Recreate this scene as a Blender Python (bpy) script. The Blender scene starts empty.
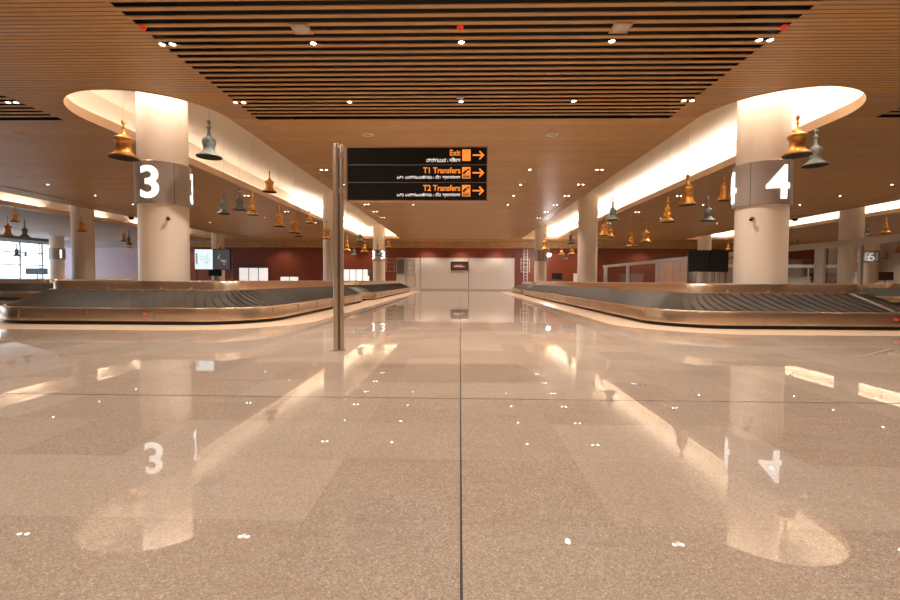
import bpy, bmesh, math, random
from mathutils import Vector, Matrix, Euler
from mathutils.geometry import tessellate_polygon
random.seed(7)
PI = math.pi
scene = bpy.context.scene
C = scene.collection

# ---------------------------------------------------------------- camera, world, exposure
cam_d = bpy.data.cameras.new('camera')
cam = bpy.data.objects.new('camera', cam_d)
C.objects.link(cam)
YAW, PITCH, ROLL = math.radians(1.3), math.radians(-1.8), math.radians(0.29)
fwd = Vector((-math.sin(YAW) * math.cos(PITCH), math.cos(YAW) * math.cos(PITCH), math.sin(PITCH)))
rgt = Vector((math.cos(YAW), math.sin(YAW), 0))
upv = rgt.cross(fwd)
r2 = math.cos(ROLL) * rgt + math.sin(ROLL) * upv
u2 = -math.sin(ROLL) * rgt + math.cos(ROLL) * upv
m3 = Matrix((r2, u2, -fwd)).transposed()
cam.matrix_world = Matrix.Translation((0, 0, 1.0)) @ m3.to_4x4()
cam_d.sensor_width = 36
cam_d.lens = 17.6
cam_d.shift_x = 0.0
cam_d.shift_y = -0.00636
cam_d.clip_start = 0.05
cam_d.clip_end = 400
scene.camera = cam

world = bpy.data.worlds.new('world')
scene.world = world
world.use_nodes = True
bgn = world.node_tree.nodes['Background']
bgn.inputs[0].default_value = (0.86, 0.94, 1.0, 1)
bgn.inputs[1].default_value = 3.2

vs = scene.view_settings
vs.view_transform = 'Standard'
vs.look = 'None'
vs.exposure = 0.25
vs.gamma = 1.0
vs.use_curve_mapping = False
scene.cycles.max_bounces = 7
scene.cycles.diffuse_bounces = 4
scene.cycles.glossy_bounces = 4
scene.cycles.transparent_max_bounces = 8
scene.cycles.sample_clamp_indirect = 6
scene.cycles.caustics_reflective = False
scene.cycles.caustics_refractive = False

SPOT_W = 300.0          # recessed downlights and added spots
SPOT_COL = (1.0, 0.90, 0.79)
STRIP = 62.0            # LED strips in the ceiling troughs
STRIP_COL = (1.0, 0.93, 0.84)

# ---------------------------------------------------------------- materials
def s2l(c):
    return tuple((x / 255 / 12.92) if x / 255 <= 0.04045 else ((x / 255 + 0.055) / 1.055) ** 2.4 for x in c)

class NT:
    def __init__(s, name):
        s.m = bpy.data.materials.new(name)
        s.m.use_nodes = True
        s.n = s.m.node_tree.nodes
        s.l = s.m.node_tree.links
        s.b = s.n['Principled BSDF']
    def node(s, t, **kw):
        n = s.n.new(t)
        for k, v in kw.items():
            setattr(n, k, v)
        return n
    def math(s, op, a, b=None, c=None):
        n = s.node('ShaderNodeMath', operation=op)
        for i, v in enumerate((a, b, c)):
            if v is None: continue
            if isinstance(v, (int, float)): n.inputs[i].default_value = v
            else: s.l.new(v, n.inputs[i])
        return n.outputs[0]
    def mix(s, f, a, b):
        n = s.node('ShaderNodeMix', data_type='RGBA')
        for i, v in ((0, f), (6, a), (7, b)):
            if isinstance(v, (int, float)): n.inputs[i].default_value = v
            elif isinstance(v, tuple): n.inputs[i].default_value = (*v[:3], 1)
            else: s.l.new(v, n.inputs[i])
        return n.outputs[2]
    def set(s, **kw):
        for k, v in kw.items():
            i = s.b.inputs[k.replace('_', ' ')]
            if isinstance(v, tuple): i.default_value = (*v[:3], 1)
            elif isinstance(v, (int, float)): i.default_value = v
            else: s.l.new(v, i)
    def noise(s, vec, scale, detail=3, rough=0.55):
        n = s.node('ShaderNodeTexNoise')
        n.inputs['Scale'].default_value = scale
        n.inputs['Detail'].default_value = detail
        n.inputs['Roughness'].default_value = rough
        if vec is not None: s.l.new(vec, n.inputs['Vector'])
        return n.outputs['Fac']
    def ramp(s, f, a, b):
        n = s.node('ShaderNodeMapRange')
        s.l.new(f, n.inputs[0])
        n.inputs[1].default_value = a
        n.inputs[2].default_value = b
        return n.outputs[0]
    def pos(s):
        return s.node('ShaderNodeNewGeometry').outputs['Position']

MATS = {}
def plain(name, col, rough=0.5, metal=0.0, var=0.06, scale=8.0, emit=None, es=0.0):
    """plain procedural material with a slight mottling in its colour and roughness"""
    if name in MATS: return MATS[name]
    t = NT(name)
    tc = t.node('ShaderNodeTexCoord').outputs['Object']
    f = t.noise(tc, scale)
    a = tuple(max(0, c * (1 - var)) for c in col)
    b = tuple(min(1, c * (1 + var)) for c in col)
    t.set(Base_Color=t.mix(f, a, b), Metallic=metal, Roughness=t.math('MULTIPLY_ADD', f, 0.1, rough - 0.05))
    if emit:
        t.set(Emission_Color=emit, Emission_Strength=es)
    MATS[name] = t.m
    return t.m

def floor_mat():
    t = NT('polished_granite')
    p = t.pos()
    sx = t.node('ShaderNodeSeparateXYZ'); t.l.new(p, sx.inputs[0])
    X, Y = sx.outputs[0], sx.outputs[1]
    P = 0.64
    u = t.math('DIVIDE', X, P)
    v = t.math('DIVIDE', t.math('SUBTRACT', Y, 3.70), P)
    # per tile tone
    cb = t.node('ShaderNodeCombineXYZ')
    t.l.new(t.math('FLOOR', u), cb.inputs[0]); t.l.new(t.math('FLOOR', v), cb.inputs[1])
    wn = t.node('ShaderNodeTexWhiteNoise'); t.l.new(cb.outputs[0], wn.inputs[0])
    tone = wn.outputs['Value']
    fu = t.math('ABSOLUTE', t.math('SUBTRACT', t.math('FRACT', u), 0.5))
    fv = t.math('ABSOLUTE', t.math('SUBTRACT', t.math('FRACT', v), 0.5))
    edge = t.math('GREATER_THAN', t.math('MAXIMUM', fu, fv), 0.4984)
    big = t.math('MAXIMUM', t.math('LESS_THAN', t.math('ABSOLUTE', t.math('SUBTRACT', X, 0.01)), 0.0045),
                 t.math('LESS_THAN', t.math('ABSOLUTE', t.math('SUBTRACT', Y, 3.70)), 0.009))
    # long bays run on into the hall
    w = t.math('ABSOLUTE', t.math('SUBTRACT', t.math('FRACT', t.math('DIVIDE', t.math('SUBTRACT', Y, 3.70), 7.68)), 0.5))
    def cells(sc, off):
        vo = t.node('ShaderNodeTexVoronoi'); vo.inputs['Scale'].default_value = sc
        mpv = t.node('ShaderNodeMapping'); t.l.new(p, mpv.inputs[0]); mpv.inputs['Location'].default_value = (off, off, 0)
        t.l.new(mpv.outputs[0], vo.inputs['Vector'])
        sp = t.node('ShaderNodeSeparateColor'); t.l.new(vo.outputs['Color'], sp.inputs[0])
        return sp.outputs[0]
    g1 = t.math('ADD', t.math('MULTIPLY', cells(300, 0.0), 0.6), t.math('MULTIPLY', cells(150, 3.1), 0.4))
    g2 = t.noise(p, 70, 2, 0.6)
    g3 = t.noise(p, 1.6, 4, 0.6)
    mp = t.node('ShaderNodeMapping'); t.l.new(p, mp.inputs[0])
    mp.inputs['Rotation'].default_value = (0, 0, 0.9); mp.inputs['Scale'].default_value = (1, 7, 1)
    vein = t.noise(mp.outputs[0], 1.5, 5, 0.65)
    base = t.mix(t.ramp(g1, 0.1, 0.85), s2l((146, 126, 110)), s2l((202, 184, 167)))
    base = t.mix(t.math('MULTIPLY', t.ramp(g2, 0.60, 0.70), 0.3), base, s2l((120, 96, 80)))
    base = t.mix(t.math('MULTIPLY', t.ramp(g1, 0.86, 0.92), 0.7), base, s2l((240, 230, 214)))
    base = t.mix(t.math('MULTIPLY', t.ramp(vein, 0.55, 0.75), 0.35), base, s2l((150, 124, 104)))
    base = t.mix(t.math('MULTIPLY', t.ramp(g3, 0.35, 0.7), 0.22), base, s2l((158, 128, 104)))
    base = t.mix(t.math('MULTIPLY', tone, 0.27), base, s2l((224, 206, 190)))
    base = t.mix(t.math('MULTIPLY', edge, 0.35), base, s2l((110, 90, 76)))
    base = t.mix(big, base, s2l((40, 32, 28)))
    t.set(Base_Color=base, IOR=1.52)
    t.set(Roughness=t.math('ADD', t.math('MULTIPLY', g3, 0.02), t.math('MULTIPLY_ADD', big, 0.4, 0.006)))
    return t.m

def wood_ceiling_mat(name, grooved=True):
    t = NT(name)
    p = t.pos()
    sx = t.node('ShaderNodeSeparateXYZ'); t.l.new(p, sx.inputs[0])
    X, Y = sx.outputs[0], sx.outputs[1]
    near = t.math('LESS_THAN', Y, 11.02)
    pitch = t.math('MULTIPLY_ADD', near, 0.10625 - 0.31, 0.31)
    q = t.math('DIVIDE', Y, pitch)
    fr = t.math('FRACT', q)
    row = t.math('FLOOR', q)
    half = t.math('MULTIPLY_ADD', near, 0.19, 0.012)
    groove = t.math('LESS_THAN', fr, half)
    cb = t.node('ShaderNodeCombineXYZ')
    wn0 = t.node('ShaderNodeTexWhiteNoise', noise_dimensions='1D'); t.l.new(row, wn0.inputs['W'])
    seg = t.math('FLOOR', t.math('ADD', t.math('DIVIDE', X, 3.6), t.math('MULTIPLY', wn0.outputs['Value'], 5)))
    t.l.new(row, cb.inputs[0]); t.l.new(seg, cb.inputs[1])
    wn = t.node('ShaderNodeTexWhiteNoise'); t.l.new(cb.outputs[0], wn.inputs[0])
    mp = t.node('ShaderNodeMapping'); t.l.new(p, mp.inputs[0]); mp.inputs['Scale'].default_value = (1.2, 26, 1)
    grain = t.noise(mp.outputs[0], 2.2, 4, 0.6)
    base = t.mix(t.ramp(grain, 0.3, 0.7), s2l((168, 126, 76)), s2l((206, 162, 106)))
    base = t.mix(t.math('MULTIPLY', wn.outputs['Value'], 0.35), base, s2l((152, 112, 68)))
    if grooved:
        base = t.mix(t.math('MULTIPLY', groove, t.math('MULTIPLY_ADD', near, 0.25, 0.65)), base, s2l((46, 28, 18)))
    t.set(Base_Color=base, Roughness=0.42)
    return t.m

def belt_mat():
    t = NT('black_rubber_plates')
    p = t.pos()
    n1 = t.noise(p, 30, 3); n2 = t.noise(p, 2.2, 3)
    base = t.mix(t.ramp(n2, 0.35, 0.7), s2l((42, 34, 27)), s2l((64, 53, 42)))
    base = t.mix(t.math('MULTIPLY', t.ramp(n1, 0.55, 0.7), 0.4), base, s2l((112, 98, 86)))
    t.set(Base_Color=base, Roughness=t.math('MULTIPLY_ADD', n1, 0.25, 0.33))
    return t.m

def steel_mat(name, col, rough, sc=(0.6, 0.6, 60)):
    t = NT(name)
    p = t.pos()
    mp = t.node('ShaderNodeMapping'); t.l.new(p, mp.inputs[0]); mp.inputs['Scale'].default_value = sc
    n1 = t.noise(mp.outputs[0], 4, 3)
    n2 = t.noise(p, 1.1, 2)
    c = tuple(x * 0.88 for x in col)
    t.set(Base_Color=t.mix(n2, c, col), Metallic=0.92, Roughness=t.math('MULTIPLY_ADD', n1, 0.03, rough))
    return t.m

def bronze_mat(name, a, b, rough, metal):
    t = NT(name)
    tc = t.node('ShaderNodeTexCoord').outputs['Object']
    n1 = t.noise(tc, 9, 4); n2 = t.noise(tc, 30, 3)
    base = t.mix(t.ramp(n1, 0.35, 0.68), a, b)
    t.set(Base_Color=base, Metallic=metal, Roughness=t.math('MULTIPLY_ADD', n2, 0.2, rough))
    return t.m

def glass_mat(name, fac=0.12, tint=(0.93, 0.96, 0.95)):
    t = NT(name)
    out = [n for n in t.n if n.type == 'OUTPUT_MATERIAL'][0]
    tr = t.node('ShaderNodeBsdfTransparent'); tr.inputs[0].default_value = (*tint, 1)
    gl = t.node('ShaderNodeBsdfGlossy'); gl.inputs['Roughness'].default_value = 0.02
    mx = t.node('ShaderNodeMixShader'); mx.inputs[0].default_value = fac
    t.l.new(tr.outputs[0], mx.inputs[1]); t.l.new(gl.outputs[0], mx.inputs[2]); t.l.new(mx.outputs[0], out.inputs[0])
    return t.m

def emit_mat(name, col, st, base=(0.8, 0.8, 0.8)):
    t = NT(name)
    tc = t.node('ShaderNodeTexCoord').outputs['Object']
    f = t.noise(tc, 3)
    t.set(Base_Color=t.mix(f, tuple(c * 0.97 for c in base), base), Emission_Color=col, Emission_Strength=st, Roughness=0.4)
    return t.m

M = dict(
    floor=floor_mat(),
    wood=wood_ceiling_mat('wood_ceiling'),
    slat=wood_ceiling_mat('wood_slat', False),
    belt=belt_mat(),
    steel=steel_mat('brushed_steel', s2l((236, 208, 180)), 0.24, (0.3, 0.3, 3)),
    steel2=steel_mat('sign_post_steel', s2l((214, 196, 176)), 0.34, (40, 40, 0.4)),
    gold=bronze_mat('golden_bronze', s2l((222, 164, 88)), s2l((186, 124, 60)), 0.28, 0.75),
    gold2=bronze_mat('bright_gold', s2l((242, 188, 96)), s2l((206, 148, 70)), 0.2, 0.8),
    patina=bronze_mat('green_patina', s2l((132, 136, 130)), s2l((96, 106, 102)), 0.5, 0.3),
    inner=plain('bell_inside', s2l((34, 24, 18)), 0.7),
    glass=glass_mat('clear_glass'),
    winglass=glass_mat('window_glass', 0.06, (0.95, 0.98, 1.0)),
    plaster=plain('cream_plaster', s2l((232, 216, 196)), 0.6, scale=1.5, var=0.03),
    colum=plain('column_paint', s2l((236, 218, 200)), 0.38, scale=0.8, var=0.035),
    troughp=plain('trough_paint', s2l((236, 222, 204)), 0.7, scale=1.2, var=0.02),
    lip=plain('trough_lip', s2l((226, 190, 154)), 0.5, scale=1.2, var=0.03),
    band=plain('taupe_band', s2l((170, 156, 146)), 0.35, metal=0.35, scale=2, var=0.03),
    seam=plain('band_seam', s2l((84, 72, 64)), 0.5),
    digit=emit_mat('lit_numeral', (1.0, 0.97, 0.93), 1.5),
    black=plain('black_kick', s2l((14, 12, 11)), 0.5),
    plenum=plain('black_plenum', s2l((12, 9, 8)), 0.9),
    red=plain('red_wall', s2l((126, 55, 28)), 0.45, scale=0.35, var=0.22),
    lilac_lit=plain('lilac_lit_wall', s2l((206, 186, 200)), 0.6, scale=0.4),  # purple light on this wall is put into its base colour
    white=plain('white_hoarding', s2l((218, 208, 198)), 0.5, scale=0.6, var=0.03),
    grey=plain('grey_ceiling', s2l((178, 170, 168)), 0.7, scale=0.5),
    greyf=plain('grey_frame', s2l((178, 168, 158)), 0.4, scale=3),
    dgreyf=plain('dark_grey', s2l((96, 88, 80)), 0.5, scale=3),
    mull=plain('mullion', s2l((196, 204, 206)), 0.4),
    border=plain('sandstone_border', s2l((226, 196, 166)), 0.32, scale=5, var=0.05),
    signb=plain('sign_black', s2l((14, 13, 14)), 0.3),
    signsep=plain('sign_separator', s2l((120, 116, 112)), 0.5),
    signrim=plain('sign_rim', s2l((190, 150, 116)), 0.35, metal=0.5),
    orange=emit_mat('sign_orange', s2l((240, 140, 60)), 0.75, s2l((240, 140, 60))),
    signw=emit_mat('sign_white', s2l((232, 226, 220)), 0.6),
    screenb=plain('screen_black', s2l((22, 21, 22)), 0.18),
    screenl=emit_mat('screen_lit', s2l((208, 236, 240)), 0.8),
    screeng=emit_mat('screen_grey', s2l((74, 76, 84)), 0.5, (0.05, 0.05, 0.05)),
    screeni=emit_mat('screen_icon', s2l((70, 150, 170)), 0.6, (0.1, 0.2, 0.2)),
    shop=emit_mat('lit_shop', (1.0, 0.93, 0.92), 0.6),
    lamp=emit_mat('lamp_disc', (1.0, 0.93, 0.84), 22),
    star=emit_mat('bright_lamp', (1.0, 1.0, 1.0), 420),
    strip=emit_mat('led_strip', STRIP_COL, STRIP),
    strip2=emit_mat('led_strip_dim', STRIP_COL, STRIP * 0.4),
    strip3=emit_mat('led_strip_low', STRIP_COL, STRIP * 0.13),
    redb=plain('red_plastic', s2l((200, 30, 20)), 0.35, emit=(1, 0.08, 0.03), es=0.25),
    panelw=plain('pale_wood', s2l((206, 160, 122)), 0.45, scale=1.5),
    ring=plain('lamp_ring', s2l((196, 168, 140)), 0.4),
)

# ---------------------------------------------------------------- helpers
def finish(bm, name, mat, parent=None, smooth=False, loc=(0, 0, 0)):
    me = bpy.data.meshes.new(name)
    bmesh.ops.recalc_face_normals(bm, faces=bm.faces)
    bm.to_mesh(me); bm.free()
    me.materials.append(mat)
    if smooth:
        for p in me.polygons: p.use_smooth = True
        try: me.set_sharp_from_angle(angle=math.radians(35))
        except Exception: pass
    o = bpy.data.objects.new(name, me)
    C.objects.link(o)
    o.location = loc
    if parent: o.parent = parent
    return o

def box(bm, x0, x1, y0, y1, z0, z1):
    v = [bm.verts.new(c) for c in ((x0, y0, z0), (x1, y0, z0), (x1, y1, z0), (x0, y1, z0), (x0, y0, z1), (x1, y0, z1), (x1, y1, z1), (x0, y1, z1))]
    for f in ((0, 3, 2, 1), (4, 5, 6, 7), (0, 1, 5, 4), (1, 2, 6, 5), (2, 3, 7, 6), (3, 0, 4, 7)):
        bm.faces.new([v[i] for i in f])

def boxes(name, mat, lst, parent=None, loc=(0, 0, 0), bevel=0.0):
    bm = bmesh.new()
    for b in lst: box(bm, *b)
    if bevel:
        bmesh.ops.bevel(bm, geom=list(bm.edges), offset=bevel, segments=2, affect='EDGES')
    return finish(bm, name, mat, parent, loc=loc)

def lathe(bm, prof, seg=32, cx=0, cy=0):
    rings = []
    for r, z in prof:
        if r < 1e-4: rings.append([bm.verts.new((cx, cy, z))])
        else: rings.append([bm.verts.new((cx + r * math.cos(2 * PI * k / seg), cy + r * math.sin(2 * PI * k / seg), z)) for k in range(seg)])
    for a, b in zip(rings, rings[1:]):
        for k in range(seg):
            j = (k + 1) % seg
            if len(a) == 1 and len(b) == 1: continue
            if len(a) == 1: bm.faces.new((a[0], b[j], b[k]))
            elif len(b) == 1: bm.faces.new((a[k], a[j], b[0]))
            else: bm.faces.new((a[k], a[j], b[j], b[k]))

def lathe_obj(name, mat, prof, parent=None, seg=32, loc=(0, 0, 0)):
    bm = bmesh.new(); lathe(bm, prof, seg)
    return finish(bm, name, mat, parent, True, loc)

def tag(o, label=None, cat=None, group=None, kind=None):
    if label: o['label'] = label
    if cat: o['category'] = cat
    if group: o['group'] = group
    if kind: o['kind'] = kind
    return o

def thing(name, label, cat, loc=(0, 0, 0), rz=0, group=None):
    o = bpy.data.objects.new(name, None); C.objects.link(o)
    o.empty_display_size = 0.2
    o.location = loc; o.rotation_euler = (0, 0, rz)
    return tag(o, label, cat, group)

def struct(o): return tag(o, kind='structure')

def dup(root, loc, label=None, group=None, rz=None):
    r = root.copy(); C.objects.link(r); r.location = loc
    if rz is not None: r.rotation_euler = (0, 0, rz)
    if label: r['label'] = label
    if group: r['group'] = group
    for ch in list(root.children):
        c = ch.copy(); C.objects.link(c); c.parent = r
        for g in list(ch.children):
            d = g.copy(); C.objects.link(d); d.parent = c
    return r

def text_mesh(name, body, size, mat, parent=None, depth=0.004, bold=0.0, align='LEFT', spacing=1.0, shear=0.0):
    cu = bpy.data.curves.new(name, 'FONT')
    cu.body = body; cu.size = size; cu.extrude = depth; cu.offset = bold
    cu.align_x = align; cu.space_character = spacing
    tmp = bpy.data.objects.new(name + '_tmp', cu); C.objects.link(tmp)
    bpy.context.view_layer.update()
    dg = bpy.context.evaluated_depsgraph_get()
    me = bpy.data.meshes.new_from_object(tmp.evaluated_get(dg))
    bpy.data.objects.remove(tmp); bpy.data.curves.remove(cu)
    me.name = name
    me.materials.clear(); me.materials.append(mat)
    o = bpy.data.objects.new(name, me); C.objects.link(o)
    if parent: o.parent = parent
    return o

def rrect(x0, x1, y0, y1, rf, rb, step=0.12, off=0.0):
    """rounded rectangle, counter-clockwise from the middle of the near side: (x, y, nx, ny)"""
    pts = []
    def line(ax, ay, bx, by, nx, ny):
        n = max(1, int(math.hypot(bx - ax, by - ay) / step))
        for i in range(n):
            pts.append((ax + (bx - ax) * i / n, ay + (by - ay) * i / n, nx, ny))
    def arc(cx, cy, r, a0, a1):
        n = max(6, int(abs(a1 - a0) * r / step * 1.3))
        for i in range(n):
            a = a0 + (a1 - a0) * i / n
            pts.append((cx + r * math.cos(a), cy + r * math.sin(a), math.cos(a), math.sin(a)))
    xm = (x0 + x1) / 2
    line(xm, y0, x1 - rf, y0, 0, -1)
    arc(x1 - rf, y0 + rf, rf, -PI / 2, 0)
    line(x1, y0 + rf, x1, y1 - rb, 1, 0)
    arc(x1 - rb, y1 - rb, rb, 0, PI / 2)
    line(x1 - rb, y1, x0 + rb, y1, 0, 1)
    arc(x0 + rb, y1 - rb, rb, PI / 2, PI)
    line(x0, y1 - rb, x0, y0 + rf, -1, 0)
    arc(x0 + rf, y0 + rf, rf, PI, 1.5 * PI)
    line(x0 + rf, y0, xm, y0, 0, -1)
    return pts

def sweep(bm, path, prof, keep=None):
    """prof: list of (inward offset, z); path closed"""
    n = len(path)
    rows = [[bm.verts.new((x - nx * d, y - ny * d, z)) for d, z in prof] for x, y, nx, ny in path]
    for i in range(n):
        if keep and not keep(path[i][0], path[i][1]): continue
        a, b = rows[i], rows[(i + 1) % n]
        for k in range(len(prof) - 1):
            bm.faces.new((a[k], b[k], b[k + 1], a[k + 1]))

def poly_holes(name, mat, outer, holes, z, parent=None):
    loops = [[Vector((x, y, 0)) for x, y in outer]] + [[Vector((x, y, 0)) for x, y in h] for h in holes]
    tris = tessellate_polygon(loops)
    flat = [p for l in loops for p in l]
    bm = bmesh.new()
    vs_ = [bm.verts.new((p.x, p.y, z)) for p in flat]
    for t in tris:
        try: bm.faces.new([vs_[i] for i in t])
        except ValueError: pass
    return finish(bm, name, mat, parent)

def rect(x0, x1, y0, y1): return [(x0, y0), (x1, y0), (x1, y1), (x0, y1)]

# ---------------------------------------------------------------- setting: floor, walls, ceiling
XL, XR, YB, YF, ZC = -42.0, 42.0, -8.0, 46.0, 5.0
struct(boxes('floor', M['floor'], [(XL - 0.3, XR + 0.3, YB - 0.3, YF + 0.3, -0.2, 0)]))
struct(boxes('wall_back', M['plaster'], [(XL - 0.3, XR + 0.3, YB - 0.3, YB, 0, 6.4)]))
struct(boxes('wall_right', M['plaster'], [(XR, XR + 0.3, YB, YF + 0.3, 0, 6.4)]))
struct(boxes('wall_front', M['red'], [(-31.0, XR, YF, YF + 0.3, 0, 6.4)]))
struct(boxes('wall_front_lilac_lit', M['lilac_lit'], [(XL - 0.3, -31.0, YF, YF + 0.3, 0, 6.4)]))
# left wall: solid low part, header and piers around a long window
struct(boxes('wall_left', M['mull'], [(XL - 0.3, XL, YB, YF, 0, 0.9), (XL - 0.3, XL, YB, YF, 4.5, 6.4),
                                      (XL - 0.3, XL, YB, 12, 0.9, 4.5)]))
win = boxes('window_1', M['mull'], [(XL - 0.16, XL - 0.04, y - 0.07, y + 0.07, 0.9, 4.5) for y in [12.1 + 2.24 * k for k in range(16)]] +
            [(XL - 0.14, XL - 0.06, y - 0.30, y - 0.24, 0.9, 4.5) for y in [12.1 + 4.48 * k for k in range(1, 8)]] +
            [(XL - 0.15, XL - 0.05, 12, YF, z - 0.05, z + 0.05) for z in (0.95, 2.28, 3.48, 4.45)])
struct(win)
boxes('pane', M['winglass'], [(XL - 0.11, XL - 0.09, 12, YF, 0.9, 4.5)], win)

# ceiling plate with openings: troughs, open slat fields, recessed far fields
def lamp_path(sx, x0, x1, y0=9.25, y1=42.0, rf=1.76, rb=0.15, step=0.2):
    return rrect(min(sx * x0, sx * x1), max(sx * x0, sx * x1), y0, y1, rf, rb, step)
TR = {'left_near': (-1, 5.73, 9.4), 'right_near': (1, 5.77, 9.2), 'left_far': (-1, 21.2, 24.85), 'right_far': (1, 21.2, 24.85)}
holes = []
for k, (sx, a, b) in TR.items():
    holes.append([(p[0], p[1]) for p in lamp_path(sx, a, b)])
SLAT = [(-5.1, 5.1), (-19.9, -10.03), (10.03, 19.9)]
for a, b in SLAT: holes.append(rect(a, b, YB + 0.02, 11.03))
FIELD = [(-5.2, 5.2, 15.0, 43.2), (-20.0, -9.95, 15.0, 43.2), (9.95, 20.0, 15.0, 43.2)]
for a, b, c, d in FIELD: holes.append(rect(a, b, c, d))
ceil_o = struct(poly_holes('ceiling', M['wood'], rect(-25.6, XR, YB, YF), holes, ZC))
struct(boxes('ceiling_plaster', M['grey'], [(XL, -25.6, YB, YF, ZC - 0.02, ZC + 0.1)]))
bm = bmesh.new()
for a, b, c, d in FIELD:
    v = [bm.verts.new(q) for q in ((a, c, ZC), (b, c, ZC), (b, d, ZC), (a, d, ZC))]
    w = [bm.verts.new(q) for q in ((a, c, ZC + 0.02), (b, c, ZC + 0.02), (b, d, ZC + 0.02), (a, d, ZC + 0.02))]
    bm.faces.new(w)
    for i in range(4): bm.faces.new((v[i], v[(i + 1) % 4], w[(i + 1) % 4], w[i]))
struct(finish(bm, 'ceiling_recess', M['wood']))
# open timber slats and the black void above them
for i, (a, b) in enumerate(SLAT):
    lst = []
    k = 0
    y = 10.812
    while y > YB + 0.2:
        lst.append((a - 0.05, b + 0.05, y - 0.082, y, ZC - 0.004, ZC + 0.012))
        y -= 0.2110
    struct(boxes('ceiling_slats', M['slat'], lst))
    bm = bmesh.new(); box(bm, a, b, YB + 0.02, 11.03, ZC + 0.016, 5.9)
    bm.faces.ensure_lookup_table()
    bmesh.ops.delete(bm, geom=[f for f in bm.faces if f.calc_center_median().z < ZC + 0.02], context='FACES_ONLY')
    struct(finish(bm, 'ceiling_void', M['plenum']))
struct(boxes('ceiling_roof', M['plenum'], [(XL - 0.3, XR + 0.3, YB - 0.3, YF + 0.3, 6.4, 6.5)]))
# wooden bulkhead against the far wall
struct(boxes('trim_1', M['wood'], [(-31.0, XR, 45.55, YF, 4.38, ZC)]))
struct(boxes('trim_2', M['grey'], [(XL, -31.0, 45.55, YF, 4.3, ZC - 0.02)]))
struct(boxes('trim_3', M['dgreyf'], [(XL, XL + 0.06, 12, YF, 4.72, 4.98)]))  # dark strip standing in for the shadow gap above the window header

# troughs: lip, light coloured cove, LED strip on the ledge
n = 3
for k, (sx, a, b) in TR.items():
    n += 1
    path = lamp_path(sx, a, b)
    cx = sx * (a + b) / 2
    bm = bmesh.new(); sweep(bm, path, [(0, 4.985), (0, 5.23), (-0.03, 5.25), (-0.16, 5.25), (-0.16, 5.12)])
    struct(finish(bm, 'trim_%d' % n, M['lip'], smooth=True))
    bm = bmesh.new(); sweep(bm, path, [(-0.16, 5.12), (-0.52, 5.12), (-0.52, 6.0)])
    op = [(x + nx * 0.52, y + ny * 0.52) for x, y, nx, ny in path]
    bm.faces.new([bm.verts.new((x, y, 6.0)) for x, y in op])
    struct(finish(bm, 'ceiling_cove', M['troughp']))
    LEDZ = [(-0.24, 5.17), (-0.34, 5.17)]
    if k == 'right_near':
        segs = [('strip', lambda x, y: x > 8.6 or y < 12.5)]
    elif k == 'left_near':
        segs = [('strip', lambda x, y: y > 25.5 or (x > -6.6 and y < 13.0)), ('strip3', lambda x, y: y <= 25.5 and not (x > -6.6 and y < 13.0))]
    elif k == 'right_far':
        segs = [('strip', lambda x, y: x > 23.5 or y > 40.5)]
    else:
        segs = [('strip2', lambda x, y: x < -23.5 and int(y / 2.4) % 2 == 0)]
    for mt, fn in segs:
        bm = bmesh.new(); sweep(bm, path, LEDZ, fn)
        struct(finish(bm, 'ceiling_led_strip', M[mt]))

# sandstone border strips laid round the carousels
CAR = {  # x0, x1, y0, y1, front radius, back radius
    'three': (-10.95, -4.35, 9.36, 20.55, 1.5, 1.15),
    'three_far': (-10.45, -4.25, 21.15, 39.2, 1.15, 1.5),
    'four': (4.35, 10.45, 9.36, 31.3, 1.5, 1.15),
    'four_far': (4.45, 10.45, 31.9, 39.6, 1.15, 1.5),
    'two': (-25.25, -19.1, 20.3, 39.0, 1.5, 1.5),
    'five': (19.1, 25.25, 20.6, 39.0, 1.5, 1.5),
}
def border(name, x0, x1, y0, y1):
    pa = rrect(x0 - 0.85, x1 + 0.85, y0 - 0.95, y1 + 0.8, 2.3, 2.0, 0.3)
    bm = bmesh.new(); sweep(bm, pa, [(0, 0.0), (0, 0.003), (1.1, 0.003)])
    struct(finish(bm, name, M['border']))
border('trim_8', -10.95, -4.3, 9.36, 39.2)
border('trim_9', 4.35, 10.45, 9.36, 39.6)

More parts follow.
